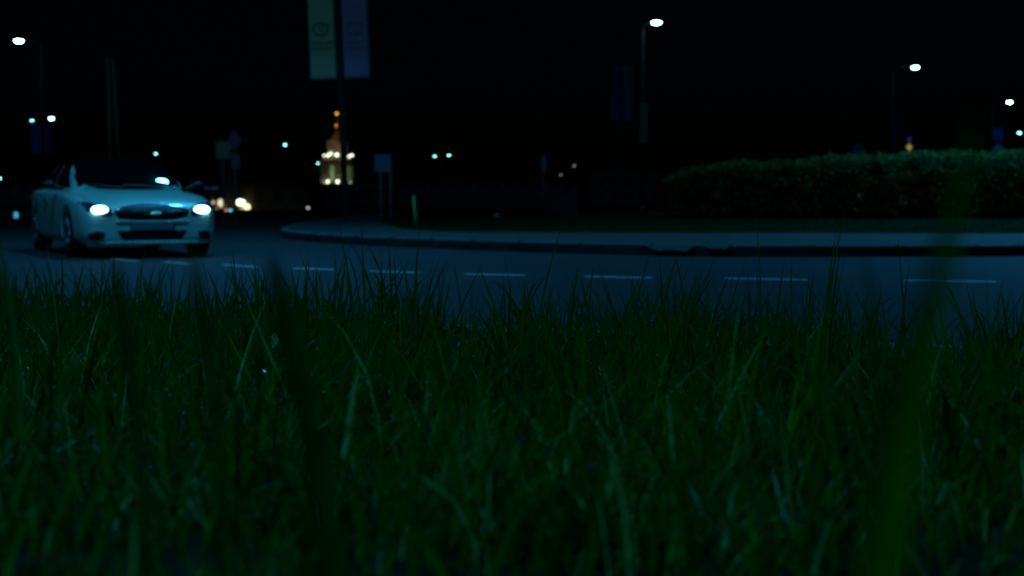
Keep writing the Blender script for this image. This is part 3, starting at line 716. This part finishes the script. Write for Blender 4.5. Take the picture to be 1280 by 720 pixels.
b3 = building(-60, 60, 228, 240, 14, 'dark low block behind the car at the left edge', mat('dark_render', (0.07, 0.07, 0.07), 0.9), 6, 2)
b4 = building(388, 500, 238, 300, 14, 'very dark low building at the foot of the church tower', mat('sooty_render', (0.06, 0.05, 0.045), 0.9), 7, 1, 'hip')
b5 = building(742, 830, 222, 280, 16, 'unlit block beyond the left end of the hedge', mat('slate_render', (0.06, 0.06, 0.06), 0.9), 5, 2, 'hip')
# small lights on their own low posts
def lamp_dot(px, py, Y, r, c, s_, label, name='path_light', square=False):
    p = at(px, py, Y); t = thing(name, (p.x, Y, -0.02), label, 'light', 'small low lights by the road')
    bm = bmesh.new(); tube(bm, (0, 0, 0), (0, 0, max(0.05, p.z-r)), 0.04, 0.035, 10); obj('post', bm, M['darksteel'], t)
    bm = bmesh.new()
    if square: box(bm, (0, 0, p.z), (r*1.5, r*0.6, r*2.3), r*0.2)
    else: ball(bm, (0, 0, p.z), (r, r, r*0.9), 12)
    obj('lantern', bm, emis(name+'_glow', c, s_), t, not square)
lamp_dot(281.5, 263, 100, 0.14, (1.0, 0.22, 0.02), 1.2, 'small orange light low between the car and the lit doorway')
lamp_dot(288, 263, 100, 0.13, (0.08, 0.6, 0.9), 1.6, 'small cyan light beside the orange one')
lamp_dot(385, 259.5, 110, 0.10, (0.8, 0.6, 0.6), 1.3, 'tiny pinkish light left of the nearest banner pole')
lamp_dot(20, 268.5, 60, 0.11, (0.05, 0.42, 0.75), 0.9, 'small pale blue lit panel on a post at the left edge', 'marker_light', True)

# ------------------------------------------------------------------ church bell tower
TY = 450.0; K = TY/F; tc = at(422.5, 250, TY)
ct = thing('bell_tower', (tc.x, TY, 0), 'distant floodlit church bell tower with columns and a spire behind the nearest banner pole', 'bell tower')
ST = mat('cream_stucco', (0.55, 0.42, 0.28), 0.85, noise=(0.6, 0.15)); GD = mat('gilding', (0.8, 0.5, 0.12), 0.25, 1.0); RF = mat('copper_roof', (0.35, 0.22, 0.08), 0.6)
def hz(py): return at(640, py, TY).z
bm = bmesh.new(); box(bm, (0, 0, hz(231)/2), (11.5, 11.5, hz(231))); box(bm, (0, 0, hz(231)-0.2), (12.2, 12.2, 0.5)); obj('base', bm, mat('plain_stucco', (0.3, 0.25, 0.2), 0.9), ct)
def tier(w_, z0, z1, colr, wcore):
    bm = bmesh.new(); box(bm, (0, 0, (z0+z1)/2), (wcore, wcore, z1-z0)); obj('wall', bm, ST, ct)
    for sx in (-1, 1):
        for sy in (-1, 1):
            for d in ((0, 0), (-sx*1.35, 0), (0, -sy*1.35)):
                bm = bmesh.new(); x = sx*w_/2+d[0]; y = sy*w_/2+d[1]
                tube(bm, (x, y, z0), (x, y, z1), colr, colr*0.85, 14); box(bm, (x, y, z1-0.15), (colr*2.5, colr*2.5, 0.3)); box(bm, (x, y, z0+0.12), (colr*2.5, colr*2.5, 0.25))
                obj('column', bm, ST, ct)
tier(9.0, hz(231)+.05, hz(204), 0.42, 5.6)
bm = bmesh.new(); box(bm, (0, 0, (hz(204)+hz(200.5))/2), (10.4, 10.4, hz(200.5)-hz(204)), 0.08); box(bm, (0, 0, hz(200.2)), (11.2, 11.2, 0.3), 0.05); obj('cornice', bm, ST, ct)
tier(5.2, hz(198), hz(179), 0.36, 3.0)
bm = bmesh.new(); box(bm, (0, 0, (hz(200)+hz(198))/2), (8.5, 8.5, hz(198)-hz(200)+.02)); obj('attic', bm, ST, ct)
bm = bmesh.new(); box(bm, (0, 0, hz(177.8)), (6.2, 6.2, 0.8), 0.08); obj('cornice', bm, ST, ct)
z0 = hz(176); bm = bmesh.new(); lathe(bm, [(2.3, z0), (2.2, z0+.5), (1.7, z0+1.4), (1.1, z0+2.1), (0.8, z0+2.7), (0.7, z0+3.6), (0.9, z0+3.8), (0.45, z0+4.4), (0.12, z0+8.0), (0.08, hz(141))], 24); obj('spire', bm, RF, ct, True)
amber = emis('gilt_ball_glow', (1.0, 0.40, 0.03), 2.0)  # gilded spire balls, their floodlit shine put in as emission
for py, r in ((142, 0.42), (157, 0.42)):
    bm = bmesh.new(); ball(bm, (-0.2, 0, hz(py)), (r, r, r), 12); obj('spire_ball', bm, amber, ct, True)
bm = bmesh.new(); zt = hz(139); tube(bm, (0, 0, zt-1.0), (0, 0, zt+0.9), 0.09, 0.09, 8); box(bm, (0, 0, zt+0.3), (0.9, 0.12, 0.12)); obj('cross', bm, GD, ct)
# lit arched openings
lime = emis('lit_belfry', (0.16, 0.34, 0.10), 0.45)
for sx, wd, px in ((0, 1.1, 415.0), (1, 1.3, 437.5)):
    x = at(px, 0, TY).x-tc.x; za, zb_ = hz(226), hz(207)
    pts = [(x-wd/2, za), (x+wd/2, za)]+[(x+wd/2*cos(a), zb_-wd/2+wd/2*sin(a)) for a in [pi*i/8 for i in range(9)]]
    yf = -2.8 if sx == 0 else -3.6
    bm = bmesh.new(); vprism(bm, pts, yf-0.12, yf-0.02); o = obj('lit_opening', bm, lime, ct)
fl = emis('floodlight', (0.85, 1.0, 0.72), 4.0)
for px, py, y, r, pw in ((405, 194.3, -5.2, .34, 70), (410, 194.2, -5.3, .5, 220), (413.5, 192, -3.5, .42, 160), (421, 193.5, -5.2, .58, 300), (436.5, 195.5, -5.2, .42, 160), (440, 194, -4.2, .42, 120),
                   (406, 228, -6.6, .3, 60), (410, 227, -6.4, .5, 220), (422, 227, -6.5, .56, 260), (438, 228, -6.4, .15, 90)):
    p = at(px, py, TY+y); bm = bmesh.new(); ball(bm, (p.x-tc.x, y, p.z), (r*.8, r*.8, r*.8), 12); obj('floodlight', bm, fl, ct, True)
    wall_light((p.x, TY+y+0.9, p.z+0.9), (1, 0.86, 0.55), pw*0.013, 0.3)
wall_light((tc.x-0.5, TY-5, hz(181)), (1, 0.55, 0.22), 11, 0.3)
wall_light((tc.x-1.5, TY-3.5, hz(168)), (1, 0.55, 0.16), 26, 0.3)
wall_light((tc.x-1.2, TY-2.0, hz(150)), (1, 0.5, 0.12), 14, 0.2)
wall_light((tc.x-0.5, TY-8, hz(205)), (1, 0.5, 0.3), 3, 0.3)

# ------------------------------------------------------------------ the white car
PAINT = mat('white_car_paint', (0.50, 0.78, 0.66), 0.35, coat=0.8); BLK = mat('black_trim', (0.008, 0.008, 0.009), 0.45); GLS = mat('car_glass', (0.004, 0.004, 0.005), 0.03, coat=0.5)
CHR = mat('chrome', (0.75, 0.75, 0.75), 0.12, 1.0); TYR = mat('tyre_rubber', (0.012, 0.012, 0.012), 0.85); RIM = mat('alloy', (0.35, 0.35, 0.36), 0.3, 0.9)
HLD = mat('headlight_housing', (0.03, 0.05, 0.07), 0.08, coat=1.0); HLE = mat('headlight_beam', (1, 1, 1), 0.2, emit=(0.38, 0.85, 1.0), es=9)
HLG = mat('headlight_reflector', (0.1, 0.3, 0.6), 0.15, 0.6, emit=(0.02, 0.16, 0.42), es=0.55)
CARLOC = gnd(176, 312); head = math.atan2(-0.915, 0.40)
car = thing('parked_car'.replace('parked_', ''), (-5.79, 20.6, 0.0), 'white saloon car with glowing headlights driving towards the viewer on the left of the road', 'car', None, radians(-63.5)); car.scale = (1.04, 1.06, 0.99)
# body loft: stations (x, half width, bottom z, top z at centre, shoulder z)
st = [(-2.38, .60, .34, .80, .74), (-2.30, .74, .24, .90, .84), (-2.05, .85, .19, .985, .92), (-1.6, .895, .17, .99, .93), (-1.0, .905, .16, .96, .92), (0, .905, .16, .93, .90), (0.75, .905, .16, .93, .885),
      (1.15, .90, .16, .915, .865), (1.6, .89, .16, .865, .82), (1.95, .86, .17, .80, .755), (2.17, .825, .18, .735, .70), (2.29, .76, .19, .675, .64), (2.345, .66, .21, .60, .57)]
bm = bmesh.new(); rings = []
for x, wd, zb_, zt, zs in st:
    half = [(0, zb_), (wd*.75, zb_), (wd*.955, zb_+.035), (wd*.985, zb_+.16), (wd*1.0, (zb_+zs)/2+.06), (wd*.985, zs-.05), (wd*.93, zs), (wd*.64, zs+(zt-zs)*.72), (wd*.3, zt-.004), (0, zt)]
    bul = 0.02 if abs(x) > 2.2 else 0
    ring = [(x, -y, z) for y, z in half]+[(x, y, z) for y, z in half[-2:0:-1]]
    rings.append([bm.verts.new(p) for p in ring])
n = len(rings[0])
for a, b in zip(rings, rings[1:]):
    for i in range(n): bm.faces.new((a[i], a[(i+1) % n], b[(i+1) % n], b[i]))
bm.faces.new(rings[0]); bm.faces.new(rings[-1][::-1])
bmesh.ops.recalc_face_normals(bm, faces=bm.faces)
tmp = obj('body', bm, PAINT); tmp.modifiers.new('s', 'SUBSURF').levels = 3
cutters = []
for sx in (-1.42, 1.42):
    cb = bmesh.new(); tube(cb, (sx, -1.2, 0.33), (sx, -0.60, 0.33), 0.375, 0.375, 40); tube(cb, (sx, 0.60, 0.33), (sx, 1.2, 0.33), 0.375, 0.375, 40)
    c = obj('cut', cb, BLK); cutters.append(c); md = tmp.modifiers.new('b', 'BOOLEAN'); md.object = c; md.operation = 'DIFFERENCE'; md.solver = 'EXACT'
bpy.context.view_layer.update()
dg = bpy.context.evaluated_depsgraph_get()
me = bpy.data.meshes.new_from_object(tmp.evaluated_get(dg), depsgraph=dg)
for c in cutters+[tmp]: bpy.data.objects.remove(c)
if len(me.materials) > 1: pass
smooth(me); body = link('body', me, None, car); body.name = 'body'
me.materials.clear(); me.materials.append(PAINT); me.materials.append(BLK)
bmt = bmesh.new(); bmt.from_mesh(me); bmt.faces.ensure_lookup_table(); tree = BVHTree.FromBMesh(bmt)
for f in me.polygons: f.material_index = 0
bmt.free()
def on_front(y, z, off=0.0):
    h = tree.ray_cast(Vector((4, y, z)), Vector((-1, 0, 0)))
    return Vector((2.3 if h[0] is None else h[0].x, y, z))+Vector((off, 0, 0))
def on_hood(x, y, off=0.0):
    h = tree.ray_cast(Vector((x, y, 3)), Vector((0, 0, -1))); return Vector((x, y, h[0].z+off))
def on_side(x, z, s, off=0.0):
    h = tree.ray_cast(Vector((x, 3*s, z)), Vector((0, -s, 0))); return Vector((x, h[0].y+off*s, z))
def patch(name, poly, m, parent, off=0.006, proj=on_front, res=14, th=0.03):
    """polygon (y,z) filled with a fan grid and laid on the body front"""
    cy = sum(p[0] for p in poly)/len(poly); cz = sum(p[1] for p in poly)/len(poly)
    out = []
    for i, p in enumerate(poly):
        q = poly[(i+1) % len(poly)]
        for k in range(4): out.append((p[0]+(q[0]-p[0])*k/4, p[1]+(q[1]-p[1])*k/4))
    bm = bmesh.new(); c = bm.verts.new(proj(cy, cz, off)); prev = None; R = 5; rings = []
    for r in range(1, R+1): rings.append([bm.verts.new(proj(cy+(p[0]-cy)*r/R, cz+(p[1]-cz)*r/R, off)) for p in out])
    rings.append([bm.verts.new(proj(p[0], p[1], off-th)) for p in out])
    n = len(out)
    for i in range(n): bm.faces.new((c, rings[0][i], rings[0][(i+1) % n]))
    for a, b in zip(rings, rings[1:]):
        for i in range(n): bm.faces.new((a[i], b[i], b[(i+1) % n], a[(i+1) % n]))
    return obj(name, bm, m, parent, False)
def rim_tube(name, poly, m, parent, r=0.012, proj=on_front, off=0.006):
    bm = bmesh.new(); pts = [proj(y, z, off) for y, z in poly]; sweep(bm, pts+[pts[0]], r, 8); return obj(name, bm, m, parent, True)
def lens_shape(w_, zt, zb_, n=14, ct=0.0):
    top = [(-w_+2*w_*i/n, zb_+(zt-zb_)*(0.62+0.38*(1-(abs(2*i/n-1))**2.2))) for i in range(n+1)]
    bot = [(w_*0.86-2*w_*0.86*i/n, zb_+(zt-zb_)*0.16*(abs(2*i/n-1))**2) for i in range(n+1)]
    return top+bot
g = lens_shape(0.475, 0.735, 0.51)
g = [(y, min(z, 0.685)) if False else (y, z) for y, z in g]
g = [(y*1.0, 0.49+(z-0.51)*1.0) for y, z in g]
gr = patch('grille', g, BLK, car, 0.004); rim_tube('grille_surround', g, CHR, gr, 0.009)
bm = bmesh.new()
for z in (0.545, 0.585, 0.625):
    wv = 0.39-abs(z-0.57)*0.5
    pts = [on_front(-wv+2*wv*i/12, z, 0.010) for i in range(13)]; sweep(bm, pts, 0.0045, 6)
obj('grille_bars', bm, mat('dark_chrome', (0.15, 0.15, 0.15), 0.3, 1.0), gr)
bt = [(-0.105, -0.022), (-0.04, -0.022), (-0.035, -0.036), (0.035, -0.036), (0.04, -0.022), (0.105, -0.022), (0.092, 0.022), (0.04, 0.022), (0.035, 0.036), (-0.035, 0.036), (-0.04, 0.022), (-0.092, 0.022)]
patch('emblem', [(y, 0.588+z) for y, z in bt], mat('emblem_gold', (0.5, 0.42, 0.08), 0.25, 0.9), gr, 0.022)
bm = bmesh.new(); ball(bm, on_front(0.04, 0.592, 0.025), (0.03, 0.075, 0.02), 20); obj('emblem_shine', bm, mat('emblem_glint', (0.9, 1.0, 0.8), 0.3, 1.0), gr, True)  # small chrome ball added for the lamp glint on the emblem
patch('lower_intake', [(-0.43, .365), (0.43, .365), (0.36, .245), (-0.36, .245)], BLK, car, 0.004)
for s in (-1, 1):
    patch('fog_lamp_recess', [(s*.57, .345), (s*.66, .36), (s*.755, .33), (s*.76, .26), (s*.66, .235), (s*.58, .265)][::s], BLK, car, 0.004)
# bumper splitter
bm = bmesh.new(); pts = [on_front(-0.78+1.56*i/24, 0.205, 0.012) for i in range(25)]; sweep(bm, pts, 0.020, 8); obj('bumper_lip', bm, PAINT, car, True)
bm = bmesh.new(); pts = [on_front(-0.44+0.88*i/16, 0.485, 0.008) for i in range(17)]; sweep(bm, pts, 0.014, 8); obj('bumper_bar', bm, PAINT, car, True)
# plate
p = on_front(0, 0.43); bm = bmesh.new(); box(bm, (p.x+0.012, 0, 0.43), (0.014, 0.52, 0.112), 0.004); pl = obj('number_plate', bm, mat('plate_blue_grey', (0.22, 0.22, 0.26), 0.6), car)
bm = bmesh.new(); box(bm, (p.x+0.008, 0, 0.43), (0.012, 0.545, 0.135), 0.003); obj('plate_holder', bm, BLK, pl)
# headlights
for s in (-1, 1):
    hp = [(s*.47, .60), (s*.50, .66), (s*.62, .715), (s*.74, .735), (s*.815, .735), (s*.835, .70), (s*.76, .62), (s*.60, .575), (s*.50, .565)]
    hl = patch('headlight', hp[::s], HLD, car, 0.006)
    rim_tube('headlight_seal', hp, BLK, hl, 0.006)
    def blob(name, y, z, ry, rz_, m, off):
        bm = bmesh.new(); p = on_front(y, z, off); ball(bm, p, (0.045, ry, rz_), 16); obj(name, bm, m, hl, True)
    blob('reflector', s*.625, .668, .095, .034, HLG, 0.0)
    blob('beam_lens', s*.625, .640, .100, .055, HLE, 0.022)
# hood creases, gaps
for s in (-1, 1):
    bm = bmesh.new(); pts = [on_hood(2.10-1.15*i/14, s*(0.50+0.13*i/14), 0.001) for i in range(15)]; sweep(bm, pts, 0.006, 6); obj('hood_crease', bm, PAINT, car, True)
    bm = bmesh.new(); pts = [on_hood(2.05-1.0*i/14, s*(0.70+0.045*i/14), 0.0005) for i in range(15)]; sweep(bm, pts, 0.003, 6); obj('hood_gap', bm, BLK, car)
# cabin
def quad_slab(name, pts, m, parent, th=0.02):
    bm = bmesh.new(); P = [Vector(p) for p in pts]; nn = (P[1]-P[0]).cross(P[2]-P[0]).normalized()
    a = [bm.verts.new(p) for p in P]; b = [bm.verts.new(p-nn*th) for p in P]; n = len(P)
    bm.faces.new(a); bm.faces.new(b[::-1])
    for i in range(n): bm.faces.new((a[i], b[i], b[(i+1) % n], a[(i+1) % n]))
    return obj(name, bm, m, parent)
bm = bmesh.new()   # cabin shell
cs = [(1.12, .70, .88, .02), (0.72, .745, .90, .24), (0.25, .77, .90, .44), (-0.1, .78, .90, .475), (-0.6, .775, .90, .475), (-1.05, .76, .92, .42), (-1.45, .73, .94, .27), (-1.85, .68, .96, .02)]
rings = []
for x, wb, z0, h in cs:
    wt = wb-0.30*h/0.5*0.72
    half = [(0, z0-.05), (wb, z0-.05), (wb, z0), ((wb+wt)/2+.012, z0+h*.55), (wt+.01, z0+h*.9), (wt*.85, z0+h), (wt*.4, z0+h+.018*min(1, h*3)), (0, z0+h+.022*min(1, h*3))]
    ring = [(x, -y, z) for y, z in half]+[(x, y, z) for y, z in half[-2:0:-1]]; rings.append([bm.verts.new(p) for p in ring])
n = len(rings[0])
for a, b in zip(rings, rings[1:]):
    for i in range(n): bm.faces.new((a[i], a[(i+1) % n], b[(i+1) % n], b[i]))
bm.faces.new(rings[0]); bm.faces.new(rings[-1][::-1]); bmesh.ops.recalc_face_normals(bm, faces=bm.faces)
tmp = obj('cabin', bm, PAINT); tmp.modifiers.new('s', 'SUBSURF').levels = 2
bpy.context.view_layer.update(); dg = bpy.context.evaluated_depsgraph_get()
me = bpy.data.meshes.new_from_object(tmp.evaluated_get(dg), depsgraph=dg); bpy.data.objects.remove(tmp)
smooth(me); cabin = link('roof', me, None, car); me.materials.clear(); me.materials.append(PAINT); me.materials.append(mat('roof_night_shade', (0.004, 0.004, 0.004), 1.0, spec=0.0))
for f in me.polygons: f.material_index = 1 if (f.normal.z > 0.72 or f.center.z > 1.27 or f.normal.x > 0.5) and f.center.z > 0.96 else 0  # upper faces blackened, the roof's night darkness put into the colour
bmt = bmesh.new(); bmt.from_mesh(me); tree2 = BVHTree.FromBMesh(bmt); bmt.free()
def cab(dirv):
    def f(a, b, off=0.0):
        if dirv == 'f':   # windscreen seen from front: a=y, b=z, cast along -x
            h = tree2.ray_cast(Vector((3, a, b)), Vector((-1, 0, 0)))
        elif dirv == 'r': h = tree2.ray_cast(Vector((-4, a, b)), Vector((1, 0, 0)))
        else: h = tree2.ray_cast(Vector((a, 3*dirv, b)), Vector((0, -dirv, 0)))
        if h[0] is None:
            h = tree2.find_nearest(Vector((0.6, a, b)) if dirv == 'f' else Vector((-1.5, a, b)) if dirv == 'r' else Vector((a, .7*dirv, b)))
        return h[0]+h[1]*off
    return f
ws = [(-.665, .925), (-.3, .915), (0, .91), (.3, .915), (.665, .925), (.575, 1.16), (.515, 1.305), (.2, 1.332), (-.2, 1.332), (-.515, 1.305), (-.575, 1.16)]
patch('windscreen', ws, GLS, car, 0.006, cab('f'), th=0.012)
patch('rear_window', [(-.58, 1.0), (.58, 1.0), (.45, 1.32), (-.45, 1.32)], GLS, car, 0.006, cab('r'), th=0.012)
for s in (-1, 1):
    patch('side_window', [(.78, .945), (.20, 1.27), (-.05, 1.305), (-.28, 1.31), (-.28, .94)][::s], GLS, car, 0.006, cab(s), th=0.012)
    patch('side_window', [(-.36, .94), (-.36, 1.305), (-.75, 1.285), (-1.25, 1.12), (-1.35, .99)][::s], GLS, car, 0.006, cab(s), th=0.012)
    # doors: gaps and handles
    bm = bmesh.new()
    for x0_, x1_ in ((.98, .90), (-.32, -.32), (-1.12, -1.02)):
        sweep(bm, [on_side(x0_+(x1_-x0_)*i/8, .28+.56*i/8, s, 0.001) for i in range(9)], 0.0022, 6)
    sweep(bm, [on_side(.98-2.0*i/12, .27, s, 0.001) for i in range(13)], 0.004, 6); obj('door_gaps', bm, BLK, car)
    for x_ in (-.15, -1.0 if False else -.98):
        bm = bmesh.new(); p = on_side(x_, .77, s, 0.02); box(bm, p, (0.2, 0.03, 0.03), 0.01); obj('door_handle', bm, CHR, car, True)
    # mirror
    bm = bmesh.new(); ball(bm, (0.66, s*.985, .985), (.05, .085, .05), 18); tube(bm, (0.68, s*.80, .93), (0.67, s*.93, .96), .03, .035, 10); mi = obj('mirror', bm, BLK, car, True)
    bm = bmesh.new(); box(bm, (0.585, s*.99, .985), (.01, .19, .11), .01); obj('mirror_glass', bm, GLS, mi)
    bm = bmesh.new(); p = on_side(-1.95, .78, s, 0.0); box(bm, (p.x-.22, p.y-s*.05, .78), (.22, .3, .14), .04); obj('tail_light', bm, mat('red_lens', (0.3, 0.01, 0.01), 0.2), car, True)
    # wheels
    for x_ in (1.42, -1.42):
        wt = bpy.data.objects.new('wheel', None); COL.objects.link(wt); wt.parent = car; wt.location = (x_, s*.78, .325)
        bm = bmesh.new(); prof = [(.225, -.09), (.29, -.105), (.32, -.09), (.326, -.05), (.326, .05), (.32, .09), (.29, .105), (.225, .09)]
        lathe(bm, prof, 40); bmesh.ops.rotate(bm, cent=(0, 0, 0), matrix=Matrix.Rotation(pi/2, 3, 'X'), verts=bm.verts); obj('tyre', bm, TYR, wt, True)
        bm = bmesh.new(); tube(bm, (0, s*.03, 0), (0, s*.108, 0), .05, .04, 16)
        for k in range(7):
            a = 2*pi*k/7; box(bm, (cos(a)*.125, s*.098, sin(a)*.125), (.20, .02, .04), .006, None)
            vs = bm.verts[-24:] if False else None
        bm.free(); bm = bmesh.new(); tube(bm, (0, s*.06, 0), (0, s*.112, 0), .05, .04, 16)
        for k in range(7):
            a = 2*pi*k/7; tube(bm, (cos(a)*.04, s*.095, sin(a)*.04), (cos(a)*.218, s*.104, sin(a)*.218), .022, .017, 8)
        for k in range(36):
            a = 2*pi*k/36; b_ = 2*pi*(k+1)/36; tube(bm, (cos(a)*.222, s*.104, sin(a)*.222), (cos(b_)*.222, s*.104, sin(b_)*.222), .012, .012, 6)
        obj('rim', bm, RIM, wt, True)
# wipers
for y0 in (-.1, .42):
    bm = bmesh.new(); f = cab('f'); sweep(bm, [f(y0-.5*i/8, .932+.05*i/8, .016) for i in range(9)], .006, 6); obj('wiper', bm, BLK, car)
# inside of arches / underbody
bm = bmesh.new(); box(bm, (0, 0, .23), (3.9, 1.15, .12)); obj('underbody', bm, BLK, car)
